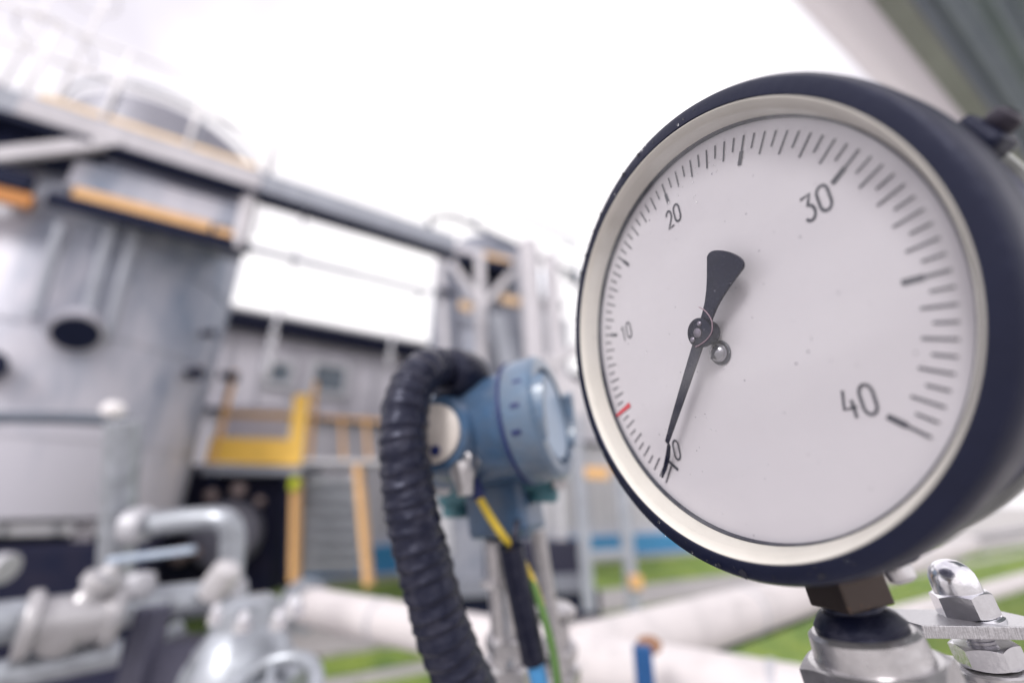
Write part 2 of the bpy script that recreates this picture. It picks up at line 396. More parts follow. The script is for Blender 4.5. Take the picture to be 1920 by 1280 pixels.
# glass
gm_ = bpy.data.materials.new('gauge_glass'); gm_.use_nodes = True; n_ = gm_.node_tree; n_.nodes.clear()
o_ = n_.nodes.new('ShaderNodeOutputMaterial'); tr = n_.nodes.new('ShaderNodeBsdfTransparent'); gs = n_.nodes.new('ShaderNodeBsdfGlossy'); mxs = n_.nodes.new('ShaderNodeMixShader')
fr = n_.nodes.new('ShaderNodeFresnel'); geo = n_.nodes.new('ShaderNodeNewGeometry'); mr = n_.nodes.new('ShaderNodeMapRange')
mr.inputs['To Min'].default_value = 1.45; mr.inputs['To Max'].default_value = 1/1.45
n_.links.new(geo.outputs['Backfacing'], mr.inputs['Value']); n_.links.new(mr.outputs[0], fr.inputs['IOR']); gs.inputs['Roughness'].default_value = .03
tr.inputs['Color'].default_value = (.99, .99, .99, 1)
n_.links.new(fr.outputs[0], mxs.inputs[0]); n_.links.new(tr.outputs[0], mxs.inputs[1]); n_.links.new(gs.outputs[0], mxs.inputs[2])
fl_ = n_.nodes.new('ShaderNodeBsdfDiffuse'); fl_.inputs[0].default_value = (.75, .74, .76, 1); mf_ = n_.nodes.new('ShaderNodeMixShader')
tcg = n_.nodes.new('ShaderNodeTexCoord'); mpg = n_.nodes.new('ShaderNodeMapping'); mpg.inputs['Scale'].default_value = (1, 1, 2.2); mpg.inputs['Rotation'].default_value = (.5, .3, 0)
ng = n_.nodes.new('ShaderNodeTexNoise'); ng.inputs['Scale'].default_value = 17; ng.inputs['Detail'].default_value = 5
rg = n_.nodes.new('ShaderNodeMapRange'); rg.inputs['From Min'].default_value = .45; rg.inputs['From Max'].default_value = .75; rg.inputs['To Min'].default_value = .0; rg.inputs['To Max'].default_value = .13  # pale film in patches: dirt smears plus painted reflection glare
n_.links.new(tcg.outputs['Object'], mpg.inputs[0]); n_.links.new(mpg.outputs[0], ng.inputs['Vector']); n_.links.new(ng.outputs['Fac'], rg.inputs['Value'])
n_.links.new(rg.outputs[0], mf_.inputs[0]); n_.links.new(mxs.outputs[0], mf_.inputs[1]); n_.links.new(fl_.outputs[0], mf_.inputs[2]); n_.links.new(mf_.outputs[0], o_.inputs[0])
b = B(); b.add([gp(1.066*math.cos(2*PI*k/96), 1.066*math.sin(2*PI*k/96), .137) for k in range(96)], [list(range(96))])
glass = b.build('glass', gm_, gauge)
# specks and smears of dirt and water on the glass
rnd = random.Random(11)
b = B()
def fleck(x, y, r, h=.1375):
    n = rnd.randint(5, 8); st = rnd.uniform(.3, 1); a0 = rnd.uniform(0, 6.28)
    vs = []
    for k in range(n):
        a = 2*PI*k/n; rr = r*rnd.uniform(.5, 1.2); px, py = rr*math.cos(a), rr*math.sin(a)*st
        vs.append(gp(x+px*math.cos(a0)-py*math.sin(a0), y+px*math.sin(a0)+py*math.cos(a0), h))
    b.add(vs, [list(range(n))])
for _ in range(110):
    a = rnd.uniform(0, 6.28); r = 1.0*math.sqrt(rnd.random()); fleck(r*math.cos(a), r*math.sin(a), rnd.choice([.0025, .003, .004, .006]))
dd = b.build('dirt_speck', mat('speck', (.16, .15, .19), .8), gauge); dd['kind'] = 'stuff'
wm = bpy.data.materials.new('water'); wm.use_nodes = True; wb = wm.node_tree.nodes['Principled BSDF']
wb.inputs['Transmission Weight'].default_value = 1; wb.inputs['IOR'].default_value = 1.33; wb.inputs['Roughness'].default_value = .02; wb.inputs['Base Color'].default_value = (1, 1, 1, 1)
b = B()
def drop(p, nrm, r, flat=.45):
    b.lathe(p, nrm, [(r, 0), (r*.92, r*flat*.45), (r*.7, r*flat*.8), (r*.35, r*flat), (0, r*flat*1.02)], 12)
cl = [(.16, .80), (.3, .70), (.22, .76), (.42, .72)]
for _ in range(16):
    cx, cy = rnd.choice(cl); x = cx+rnd.gauss(0, .05); y = cy+rnd.gauss(0, .05)
    if x*x+y*y < .95: drop(gp(x, y, .138), GN, rnd.uniform(.004, .008)*S)
for _ in range(10):
    a = rnd.uniform(0, 6.28); r = 1.0*math.sqrt(rnd.random()); drop(gp(r*math.cos(a), r*math.sin(a), .138), GN, rnd.uniform(.003, .007)*S)
for _ in range(70):
    a = rnd.uniform(R(60), R(290)); r = rnd.uniform(1.13, 1.18); drop(gp(r*math.cos(a), r*math.sin(a), .159), GN, rnd.uniform(.003, .009)*S)
dd = b.build('water_drop', wm, gauge); dd['kind'] = 'stuff'
# a pale fibre stuck to the glass in front of the hub
b = B(); b.tube([gp(x, y, .139) for x, y in ((.075, .115), (.10, .085), (.115, .05), (.12, .01), (.10, -.035), (.055, -.06), (.0, -.068), (-.03, -.066))], 0.0028*S, seg=6, res=5)
b.build('fibre', mat('fibre', (.30, .22, .26), .7), gauge)
# scrapes on the rim
b = B()
for a, l in ((112, .05), (118, .03), (127, .04), (134, .06), (141, .03), (96, .05), (88, .04), (262, .06), (270, .04), (281, .05), (255, .03)):
    r0 = 1.165; x, y = r0*math.cos(R(a)), r0*math.sin(R(a)); fleck(x, y, l*.5, .1625)
sc2 = b.build('scrape', mat('scrape', (.008, .009, .02), .6), gauge); sc2['kind'] = 'stuff'
# connection below the case: square tarnished block, neck, black collar
dn = -GY
def st(y, dx=0, h=-.25): return gp(dx, y, h)
b = B(); b.box(st(-1.14), .235*S, .44*S, .235*S, (GX*.97+GN*.25).normalized(), GY, None, bev=.012*S)
b.build('square_shank', M['bronze'], gauge)
b = B(); b.cyl(st(-1.35), st(-1.46), .12*S, .125*S, 40); b.build('neck', M['rubber'], gauge)
b = B(); b.lathe(st(-1.445), GY, [(.17*S, -.05*S), (.180*S, -.01*S), (.180*S, .015*S), (.155*S, .05*S), (.13*S, .07*S)], 48); b.build('collar', M['rubber'], gauge)

# ---- steel socket that carries the gauge
sock = thing('hex_socket', st(-2.6), 'wide machined steel hexagon fitting the gauge screws into', 'pipe fitting')
b = B(); b.lathe(st(-1.495), -GY, [(.15*S, -.04*S), (.195*S, -.04*S), (.215*S, -.025*S), (.22*S, .03*S), (.225*S, .075*S)], 64); b.build('lip', M['steel'], sock)
b = B(); b.hexn(st(-1.565), st(-2.4), .30*S, ref=(GX*.95+GN*.2)); b.build('hexagon', M['steel'], sock)
b = B(); e_ = st(-2.39); b.cyl(e_, Vector((e_.x-.01, e_.y, 0)), .013, seg=32); b.build('stand_pipe', M['steel'], sock)

# ---- bracket plate with cap nut at the right edge
ND = GY + CAM3 @ Vector((.0, 0, 0)); ND.normalize()
q0 = cp(1826, 1172, .158)
brk = thing('clamp_bracket', q0-ND*.03, 'flat steel bracket bar with a shiny domed nut bolted through it', 'bracket')
hx = CAM3 @ Vector((.97, -.03, .26)); hx = (hx-ND*hx.dot(ND)*.72).normalized(); hy = Z.cross(hx).normalized() if False else ND.cross(hx).normalized()
k_ = .158/F
b = B()
pl = cp(1712, 1178, .150); pn = (Z*.92+ND*.3).normalized(); plx = (cp(1960, 1182, .150)-pl).normalized(); pn = (pn-plx*pn.dot(plx)).normalized(); ply = pn.cross(plx)
b.box(pl+plx*.0262+ply*.009, .0524, .026, 21*.150/F, plx, ply, pn, bev=.00025)
b.build('plate', M['brushed'], brk)
def hn(a): return q0+ND*(a*k_)
b = B(); b.lathe(hn(6), ND, [(45*k_, 0), (49*k_, 2*k_), (49*k_, 8*k_), (45*k_, 11*k_)], 48); b.build('washer', M['chrome'], brk)
b = B(); b.hexn(hn(17), hn(58), 47*k_, ref=(hx+hy*.35)); 
b.lathe(hn(57), ND, [(37*k_, 0), (37*k_, 14*k_), (35*k_, 30*k_), (29*k_, 43*k_), (19*k_, 52*k_), (8*k_, 56*k_), (0, 57*k_)], 48)
b.build('cap_nut', M['chrome'], brk)
b = B()
for t in range(-12, 0):
    pass
prof = []
for i in range(44): prof.append(((22 if i % 2 else 20)*k_, -i*3.4*k_))
b.lathe(hn(4), ND, prof, 32); b.build('stud', M['chrome'], brk)
b = B(); b.hexn(hn(-62), hn(-26), 50*k_, ref=(hx+hy*.55)); b.build('hex_nut', M['chrome'], brk)
b = B(); b.lathe(hn(-78), ND, [(55*k_, 0), (58*k_, 3*k_), (58*k_, 11*k_), (55*k_, 14*k_)], 48); b.build('washer', M['steel'], brk)
b = B(); b.box(cp(1890, 1330, .160), .034, .034, 130*k_, plx, ply, pn, bev=.0015); e_ = cp(1900, 1380, .160); b.cyl(e_, Vector((e_.x, e_.y, 0)), .010, seg=24)
blk = b.build('clamp_block', M['steel'], brk)

# ================================================================ TRANSMITTER
A = Vector((.915, -.383, .15)).normalized(); AP = Vector((-.383, -.924, -.02)).normalized()
TC = cp(1038, 777, .310)
tx = thing('pressure_transmitter', cp(945, 1010, .34), 'blue cast pressure transmitter with round screw cover left of the gauge', 'transmitter')
b = B()
b.lathe(TC, -A, [(.0400, .020), (.0390, .030), (.0375, .040), (.0375, .060), (.036, .088), (.032, .104), (.020, .110), (0, .111)], 64)
hb = TC-A*.068
b.lathe(hb-Z*.004-A*.002, AP, [(.030, -.01), (.029, .030), (.026, .040), (.024, .043)], 48)
b.lathe(hb-A*.010+Z*.010, (AP*-.2-A*.95+Z*.15).normalized(), [(.029, 0), (.027, .032), (.0235, .036), (.02, .037)], 40)
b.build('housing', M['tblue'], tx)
b = B()
b.lathe(TC, -A, [(.0440, .022), (.0440, .024), (.0425, .025)], 64); b.build('joint_ring', M['navy'], tx)
b = B()
b.lathe(TC, -A, [(.022, .004), (.0335, .004), (.034, -.0005), (.041, 0), (.0435, .003), (.0435, .0205), (.043, .022)], 72)
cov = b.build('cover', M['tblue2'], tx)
for k in range(2):
    a = R(180*k+62); b = B(); n = 10; w1 = R(62)
    vs = []
    for t in range(n+1):
        e = Z*math.cos(a+w1*t/n)+A.cross(Z)*math.sin(a+w1*t/n)
        vs += [TC+e*.0415+A*-.002, TC+e*.0405+A*.0055, TC+e*.0345+A*.0055, TC+e*.0335+A*-.002]
    fs = [[4*t+q, 4*t+(q+1) % 4, 4*t+4+(q+1) % 4, 4*t+4+q] for t in range(n) for q in range(4)]+[[0, 1, 2, 3], [4*n+3, 4*n+2, 4*n+1, 4*n]]
    b.add(vs, fs); b.build('lug', M['tblue2'], cov)
b = B()
b.lathe(TC, -A, [(0, .0005), (.030, .0008), (.0315, .003), (.032, .005)], 64); b.build('face_disc', M['disc'], cov)
for a in (28, 52, 78, 104, 128, 150):
    e = Z*math.cos(R(a-70))+AP*math.sin(R(a-70)+0); 
b = B()
for a in (0, 22, 44, 66, 88, 110):
    b = B(); e = Z*math.cos(R(a))+AP*math.sin(R(a)); b.box(TC+e*.0434-A*.012, .006, .003, .0011, A, e.cross(A), e, bev=.0003)
    b.build('notch', M['navy'], cov)
# cream blanking plate in the front entry
pc = hb-Z*.004-A*.002+AP*.0425
b = B(); b.lathe(pc, AP, [(.0195, 0), (.0195, .003), (.018, .004), (0, .0045)], 48); pg = b.build('blanking_plug', M['creamplug'], tx)
b = B(); b.lathe(pc-Z*.012+A*.004+AP*.0045, AP, [(.0035, 0), (.003, .002), (0, .0022)], 16); b.build('bolt', M['navy'], pg)
# earth clamp
e0 = cp(868, 868, .288)
b = B(); b.hexn(e0+AP*-.006, e0+AP*.006, .0095); b.lathe(e0, Z*-1+A*.12, [(.0085, 0), (.0085, .007), (.006, .012), (.005, .020)], 20)
b.cyl(e0+AP*-.002, cp(918, 852, .298), .004, seg=12); b.hexn(cp(912, 853, .298), cp(926, 850, .298), .0062)
b.build('earth_clamp', M['steel'], tx)
# neck below
b = B(); nb = cp(940, 905, .345)
b.box(cp(946, 935, .348), .048, .044, .052, A, -AP, bev=.005)
b.lathe(cp(946, 990, .348), Z, [(.021, -.006), (.023, -.002), (.023, .02), (.028, .036), (.034, .05)], 48)
b.build('neck_block', M['tblue'], tx)
b = B()
b.box(cp(935, 912, .352), .094, .030, .017, A, -AP, bev=.003)
for s_ in (1, -1): b.lathe(cp(935, 906, .352)+A*.038*s_, -Z, [(.010, -.005), (.011, .0), (.011, .018), (.009, .02)], 20)
b.build('flange_wing', mat('teal_casting', (.05, .17, .21), .45), tx)
for x_, y_ in ((1050, 905), (832, 915)):
    b = B(); b.hexn(cp(x_, y_, .330), cp(x_, y_, .322), .006); b.build('bolt', M['steel'], tx)
# stainless riser
b = B(); s0 = cp(932, 1005, .348); s1 = cp(946, 1188, .348)
b.cyl(s0, s1, .0105, seg=32); b.lathe(cp(938, 1094, .348), Z, [(.0105, -.003), (.0155, -.002), (.0155, .002), (.0105, .003)], 32)
ris = b.build('riser_tube', M['steel'], tx)
b = B(); b.hexn(cp(948, 1215, .348), cp(947, 1186, .348), .0155); b.hexn(cp(958, 1300, .348), cp(955, 1228, .348), .021)
b.lathe(cp(950, 1222, .348), Z, [(.013, -.008), (.013, .008)], 24); b.build('union_nut', M['steel'], ris)
rt_ = cp(957, 1290, .348); b = B(); b.cyl(rt_, Vector((rt_.x, rt_.y, 0)), .011, seg=24); b.cyl(cp(1008, 990, .37), cp(1050, 1270, .37), .0065, seg=20)
b.build('impulse_tube', M['steel'], tx)

# ---- corrugated hose
hp = [(872, 700, .338), (838, 690, .318), (800, 692, .296), (770, 728, .281), (757, 800, .270), (762, 900, .262), (780, 1000, .255), (806, 1100, .250), (832, 1190, .246), (868, 1275, .243), (912, 1360, .24), (980, 1450, .24)]
pitch = .0086
def hr(s_, a):
    ph = ((s_+.0035*noise.noise(Vector((s_*70, 3, 7))))/pitch+.13*math.sin(a+s_*35)+.05*math.sin(2*a+s_*90)) % 1
    ridge = (ph/.72)**1.4 if ph < .72 else ((1-ph)/.28)**1.2
    nn = noise.noise(Vector((math.cos(a)*2, math.sin(a)*2, s_*260)))*.00035
    return .0122+.0022*min(1, s_/.14)+.0011*ridge+nn*2.0+noise.noise(Vector((math.cos(a)*1.2, math.sin(a)*1.2, s_*45)))*.0006 + (.0007*math.exp(-((a-4.0)/.10)**2))
b = B(); b.tube([cp(*q) for q in hp], .015, seg=64, res=46, rf=hr)
hose = b.build('corrugated_hose', M['rubber'], auto=80)
tag(hose, 'black corrugated cable hose arching from the blue transmitter down to the bottom edge', 'hose')
b = B(); b.lathe(cp(880, 708, .335), cp(818, 697, .305)-cp(880, 708, .335), [(.0185, 0), (.0195, .004), (.0195, .022), (.0185, .026), (.015, .030)], 40)
b.build('end_sleeve', M['rubber'], None)
he_ = cp(980, 1450, .24); b = B(); b.tube([he_, he_+Vector((.012, .0, -.05)), Vector((he_.x+.015, he_.y, he_.z-.15)), Vector((he_.x+.015, he_.y, 0))], .017, seg=24, res=4)
cd_ = b.build('conduit', M['galv']); cd_.parent = hose; cd_.location = Vector(cd_.location)-Vector(hose.location)
es = bpy.data.objects['end_sleeve']; es.parent = hose; es.location = Vector(es.location)-Vector(hose.location)

# ---- earth wire
b = B()
def twist(i, k): return (0 if ((k/12+i*.006+.3) % 1) < .85 else 1) if i < 66 else (0 if ((k/12+i*.004) % 1) < .3 else 1)
b.tube([cp(*q) for q in [(884, 892, .300), (895, 925, .298), (915, 962, .296), (935, 993, .297), (952, 1016, .300), (972, 1042, .305), (990, 1072, .303), (1006, 1110, .298), (1023, 1165, .293), (1037, 1222, .29), (1046, 1290, .288), (1050, 1400, .288)]], .0027, seg=12, res=10, mf=twist)
wire = b.build('earth_wire', [M['yellow_w'], M['green_w']]); tag(wire, 'thin yellow and green striped earth wire curving down from the transmitter clamp', 'wire')
b = B(); b.tube([cp(881, 886, .300), cp(888, 905, .2995), cp(899, 932, .298)], .0046, seg=16, res=6)
o = b.build('boot', M['navy']); o.parent = wire; o.location = Vector(o.location)-Vector(wire.location)

# ---- black sleeved cable with blue core
b = B(); b.tube([cp(958, 1022, .298), cp(968, 1080, .297), cp(983, 1150, .295), (cp(1001, 1236, .293))], .0082, seg=28, res=10)
slv = b.build('sleeved_cable', M['rubber']); tag(slv, 'black sleeved cable with blue core in front of the steel riser tube', 'cable')
b = B(); b.tube([cp(970, 975, .308), cp(966, 1000, .302), cp(962, 1026, .299)], .0024, seg=12, res=5)
o = b.build('tail', M['rubber']); o.parent = slv; o.location = Vector(o.location)-Vector(slv.location)
b = B(); b.tube([cp(999, 1230, .293), cp(1010, 1270, .292), cp(1024, 1340, .29), cp(1040, 1420, .29)], .0058, seg=20, res=5)
o = b.build('core', M['bluecable']); o.parent = slv; o.location = Vector(o.location)-Vector(slv.location)

# ---- small bleed valve behind the wire
bv = thing('bleed_valve', cp(1050, 1400, .42), 'small stacked steel needle valve behind the earth wire', 'valve')
b = B(); b.cyl(cp(1052, 1400, .42), cp(1043, 1160, .42), .012, seg=24); b.hexn(cp(1046, 1232, .42), cp(1045, 1205, .42), .019)
b.hexn(cp(1048, 1275, .42), cp(1047, 1248, .42), .021); b.build('valve_body', M['steel'], bv)
b = B(); b.lathe(cp(1040, 1160, .42), Z, [(.012, 0), (.020, .004), (.021, .009), (.014, .014), (.006, .016)], 32); b.build('knob', M['steel'], bv)
b = B(); b.box(cp(1017, 1128, .40), .006, .004, .014, bev=.001); b.build('tag', M['red_tag'], bv)

# ================================================================ FOREGROUND WHITE PIPES
ZP = CAMZ-.267
def pipe_thing(name, p0, p1, r, m, label, cat, bands=0, group=None):
    t = thing(name, p0, label, cat, group); b = B(); b.cyl(p0, p1, r, seg=48); b.build('jacket', m, t)
    for i in range(bands):
        q = p0.lerp(p1, (i+.7)/(bands+.5)); d = (p1-p0).normalized()
        b = B(); b.lathe(q, d, [(r, -.006), (r+.0022, -.005), (r+.0022, .005), (r, .006)], 48, close=True); b.build('band', M['galv_light'], t)
    return t
pa_ = atz(560, 1132, ZP); pb_ = atz(1425, 1302, ZP); dd_ = (pb_-pa_).normalized()
pipe_thing('insulated_pipe', pa_+dd_*.05, pb_+dd_*.8, .047, M['white_pipe'], 'thick white pipe running from lower left towards the camera at bottom right', 'pipe', 4)
b = B(); b.cyl(pa_+dd_*.03, pa_+dd_*.05, .068, seg=40); b.cyl(pa_+dd_*.005, pa_+dd_*.025, .068, seg=40)
fo = b.build('end_flange', M['galv']); wp = bpy.data.objects['insulated_pipe']; fo.parent = wp; fo.location = Vector(fo.location)-Vector(wp.location)
pc_ = atz(1120, 1226, ZP); pd_ = atz(1420, 1138, ZP); d2 = (pd_-pc_).normalized()
pipe_thing('insulated_pipe', pc_-d2*.05, pd_+d2*3.5, .056, M['white_pipe'], 'thick white branch pipe joining from behind and running under the gauge', 'pipe', 4)
# dark strip painting the shade just below the branch pipe
b = B(); b.beam(atz(1270, 1232, ZP-.09), atz(1560, 1132, ZP-.09), .035, .035); tag(b.build('shade_strip', M['beam_dark']), 'dark strip standing in for the shade below the branch pipe', 'rail')
# right-hand far pipes beneath the gauge
q1 = atz(1650, 1168, ZP-.1); b = B(); b.cyl(q1-U*.3, q1+U*3, .035, seg=32)
tag(b.build('insulated_pipe', M['white_pipe']), 'thinner white pipe beyond the steel bracket on the right', 'pipe')
# blue clip
bc = thing('pipe_clip', cp(1208, 1300, .62), 'blue plastic clip with a rusty bolt head on the white pipe', 'clip')
b = B(); b.box(cp(1208, 1262, .62), .026, .016, .070, (.98, -.15, 0), (.15, .98, 0), bev=.003); b.build('clip_body', M['bluestrap'], bc)
b = B(); b.hexn(cp(1217, 1212, .64), cp(1216, 1204, .64), .019); b.build('bolt', M['rust'], bc)

# ================================================================ BOTTOM LEFT PIPEWORK
G = 'galvanised pipework at lower left'
def run(pts, r, name, m, label, cat, res=8, group=None):
    b = B(); b.tube([Vector(p) for p in pts], r, seg=24, res=res); o = b.build(name, m); return tag(o, label, cat, group)
zA = CAMZ-.17
pA0 = atz(-160, 1187, zA); pA1 = atz(455, 1112, zA); dA = (pA1-pA0).normalized()
mp_ = thing('main_pipe', pA0, 'fat galvanised pipe with flanges crossing the lower left corner', 'pipe')
b = B(); b.cyl(pA0-dA*.3, pA1, .031, seg=32); b.build('pipe_body', M['galv'], mp_)
for t_ in (.44, .50, .93):
    q = pA0.lerp(pA1, t_); b = B(); b.cyl(q-dA*.009, q+dA*.009, .052, seg=36)
    fl = b.build('flange', M['galv_light'], mp_)
    for k in range(6):
        a = R(60*k); e = Z*math.cos(a)+dA.cross(Z)*math.sin(a)
        b = B(); b.hexn(q+e*.042-dA*.018, q+e*.042+dA*.018, .007); b.build('bolt', M['steel'], fl)
v0 = cp(135, 1160, .68)
vv = thing('gate_valve', v0, 'bright steel valve body with bonnet standing on the fat galvanised pipe', 'valve')
vax = (Z*.85+RT*.42+FW*.2).normalized(); vm = mat('valve_pale', (.50, .49, .51), .35, .5)
b = B(); b.lathe(v0-vax*.045, vax, [(.020, 0), (.030, .01), (.034, .03), (.034, .05), (.026, .065), (.020, .075), (.020, .088), (.028, .093), (.028, .108), (.016, .114), (.010, .128), (0, .13)], 36)
b.lathe(v0+dA*-.055, dA, [(.044, 0), (.046, .003), (.046, .014), (.034, .02), (.034, .09), (.046, .096), (.046, .107), (.044, .11)], 36)
b.build('valve_body', vm, vv)
b = B(); lv = v0+vax*.098; b.box(lv+RT*.045, .13, .018, .012, (.97, .1, .12), (-.1, .98, 0), bev=.004); b.build('lever', mat('lever_blue', (.42, .5, .62), .45), vv)
run([cp(-120, 1290, .60), cp(225, 1222, .72)], .020, 'lower_pipe', M['galv'], 'bare galvanised pipe parallel below the fat flanged pipe', 'pipe', 1)
run([cp(232, 790, .95), cp(226, 900, .95), cp(216, 1090, .95)], .032, 'riser_pipe', M['galv'], 'upright galvanised riser pipe in front of the large vessel', 'pipe', 2)
run([cp(245, 985, .93), cp(300, 980, .93), cp(390, 972, .93), cp(425, 978, .93), cp(436, 1005, .93), cp(434, 1050, .92), cp(428, 1110, .9)], .024, 'elbow_pipe', M['galv'], 'bent galvanised pipe turning down beside the yellow steps', 'pipe', 8)
b = B(); b.lathe(cp(258, 985, .92), RT, [(.02, -.02), (.036, -.015), (.036, .01), (.03, .02)], 24); 
o = b.build('union', M['galv_light']); ep = bpy.data.objects['elbow_pipe']; o.parent = ep; o.location = Vector(o.location)-Vector(ep.location)
run([cp(-60, 783, 1.5), cp(100, 783, 1.5), cp(228, 790, 1.5), cp(250, 812, 1.5)], .021, 'thin_pipe', mat('pipe_dull', (.10, .12, .16), .5), 'thin dark pipe crossing in front of the large vessel', 'pipe', 5)
b = B(); b.lathe(cp(212, 770, 1.45), Z, [(.018, -.02), (.030, -.012), (.033, .005), (.022, .026), (0, .032)], 24)
tag(b.build('breather_vent', M['white']), 'small bright round vent knob at the end of the thin dark pipe', 'vent')
# valve with handwheel in the corner
hv = thing('handwheel_valve', cp(480, 1330, .62), 'galvanised valve with round handwheel at the bottom edge', 'valve')
b = B(); vc = cp(470, 1215, .66)
b.lathe(vc-Z*.10, Z+RT*-.12, [(.065, 0), (.074, .03), (.076, .07), (.062, .11), (.045, .13), (.045, .16), (.03, .17)], 36)
b.lathe(vc-Z*.04-RT*.05, RT+FW*-.3, [(.04, -.02), (.045, 0), (.045, .13), (.04, .15)], 36)
b.build('valve_body', M['galv'], hv)
hw = cp(500, 1312, .55); b = B(); ax_ = (Vector((-.1, -.55, .83))).normalized(); e1 = ax_.cross(RT).normalized(); e2 = ax_.cross(e1)
b.tube([hw+(e1*math.cos(R(a))+e2*math.sin(R(a)))*.058 for a in range(0, 361, 15)], .0095, seg=14, res=2)
for a in (20, 140, 260): b.cyl(hw, hw+(e1*math.cos(R(a))+e2*math.sin(R(a)))*.055, .006, seg=12)
b.lathe(hw, ax_, [(.018, -.01), (.018, .012), (.01, .018)], 20); b.build('handwheel', M['galv'], hv)
for x_, y_, r_ in ((452, 1185, .012), (520, 1180, .012), (548, 1155, .014), (400, 1170, .009)):
    b = B(); c_ = cp(x_, y_, .6); b.hexn(c_, c_+Z*.016, r_); b.lathe(c_+Z*.016, Z, [(r_*.7, 0), (r_*.6, .008), (0, .011)], 16); b.build('bolt', M['chrome'], hv)
v3 = cp(415, 1085, .86); b = B(); b.lathe(v3, Vector((.5, 0, .85)), [(.022, -.035), (.027, -.012), (.027, .02), (.018, .03), (0, .034)], 28)
tag(b.build('end_cap', mat('cap_bright', (.7, .68, .7), .4, .3)), 'pale rounded cap closing the fat pipe beside the bent pipe', 'cap')
b = B(); b.lathe(cp(262, 1095, .80), Z, [(.02, -.02), (.026, 0), (.02, .018), (0, .022)], 24); tag(b.build('pipe_plug', M['galv_light']), 'small domed plug on top of the fat pipe near the riser', 'plug')
b = B(); b.box(cp(345, 1270, .8), .10, .10, .12, bev=.01); b.box(cp(250, 1300, .75), .04, .04, .26, bev=.004)
tag(b.build('support_stand', mat('stand_grey', (.10, .10, .15), .6)), 'grey block stand below the fat pipe', 'stand')
run([cp(285, 1215, .86), cp(345, 1180, .90)], .022, 'pipe_stub', M['galv'], 'short bright pipe stub beneath the fat pipe', 'pipe', 1)

# ================================================================ LARGE VESSEL
VR = 1.55
vcen = Vector((-5.67, 5.41, 0))
ves = thing('storage_vessel', vcen, 'huge grey metal-clad cylindrical vessel at the left under the walkway', 'vessel')
b = B(); b.lathe(vcen, Z, [(VR-.25, 1.38), (VR, 1.44), (VR, 5.35), (VR-.02, 5.38)], 64)
for z in (2.2, 3.3, 4.35): b.lathe(vcen+Z*z, Z, [(VR, -.03), (VR+.012, -.025), (VR+.012, .025), (VR, .03)], 64, close=True)
b.build('shell', M['clad'], ves)
def radial(az): return Vector((math.sin(R(az)), -math.cos(R(az)), 0))
# manhole, ports, lagging bands
fdir = (CO-vcen); fdir.z = 0; fdir.normalize()
def onshell(px, py):
    r = RT*((px-960)/F)+UPV*((640-py)/F)+FW; r.normalize()
    o2 = CO-vcen; a_ = r.x**2+r.y**2; b_ = 2*(o2.x*r.x+o2.y*r.y); c_ = o2.x**2+o2.y**2-VR**2; D = b_*b_-4*a_*c_
    if D < 0: D = 0
    p = CO+r*((-b_-math.sqrt(D))/(2*a_)); n = p-vcen; n.z = 0; return p, n.normalized()
p, n = onshell(150, 610); sp_ = vcen*0+(n*.75-Z*.66).normalized()
b = B(); b.lathe(p-n*.05, n, [(.17, 0), (.17, .10), (.16, .14)], 32); b.lathe(p+n*.08, sp_, [(.14, -.05), (.17, .0), (.18, .20), (.22, .21), (.22, .25), (.18, .26)], 36); mh = b.build('nozzle', M['clad'], ves)
b = B(); b.lathe(p+n*.08+sp_*.262, sp_, [(.185, 0), (.18, .01), (0, .012)], 32); b.build('hatch', M['beam_dark'], mh)
for (x, y, r_) in ((-12, 690, .10), (352, 700, .06), (425, 705, .06), (380, 625, .04)):
    p, n = onshell(x, y); b = B(); b.lathe(p-n*.1, n, [(r_, 0), (r_, .2), (r_*1.4, .21), (r_*1.4, .25), (r_, .26)], 24); b.build('port', M['beam_dark'], ves)
for (x0, y0, x1, y1) in ((210, 420, 150, 640), (120, 430, 70, 600), (250, 430, 195, 640)):
    p0, n0 = onshell(x0, y0); p1, n1 = onshell(x1, y1); b = B(); b.cyl(p0+n0*.1, p1+n1*.1, .05); b.build('side_pipe', M['beam'], ves)
for az in (-70, -35, 0, 35, 70):
    dr = radial(az); q = vcen+dr*(VR-.2); b = B(); b.beam(q+Z*.0, q+Z*1.4, .12, .12); b.build('leg', M['beam_pale'], ves)
# fan cowl on top
cow = thing('fan_cowl', vcen+Z*5.6, 'grey domed fan cowl on top of the large vessel behind the pale railing', 'cowl')
cc = at(315, 300, 5.9); cc = Vector((cc.x, cc.y, 0)); zt = at(315, 300, 5.9).z
b = B(); b.lathe(cc+Z*(zt-.5), Z, [(1.3, -.3), (1.3, .3), (1.3, .50), (1.27, .55), (1.15, .66), (.95, .80), (.7, .93), (.45, 1.02), (.2, 1.07), (0, 1.08)], 64)
b.build('cowl_shell', mat('cowl', (.30, .30, .35), .5, .3, .1, 3), cow)
b = B(); b.lathe(cc+Z*(zt+.2), Z, [(1.3, -.02), (1.33, -.01), (1.33, .03), (1.3, .04)], 64, close=True); b.build('hoop', M['beam'], cow)
for k in range(8):
    a = R(45*k+10); e = Vector((math.cos(a), math.sin(a), 0)); b = B(); b.tube([cc+e*1.32+Z*(zt-.5), cc+e*1.32+Z*(zt+.16)], .02, res=1); b.build('rib', M['beam'], cow)

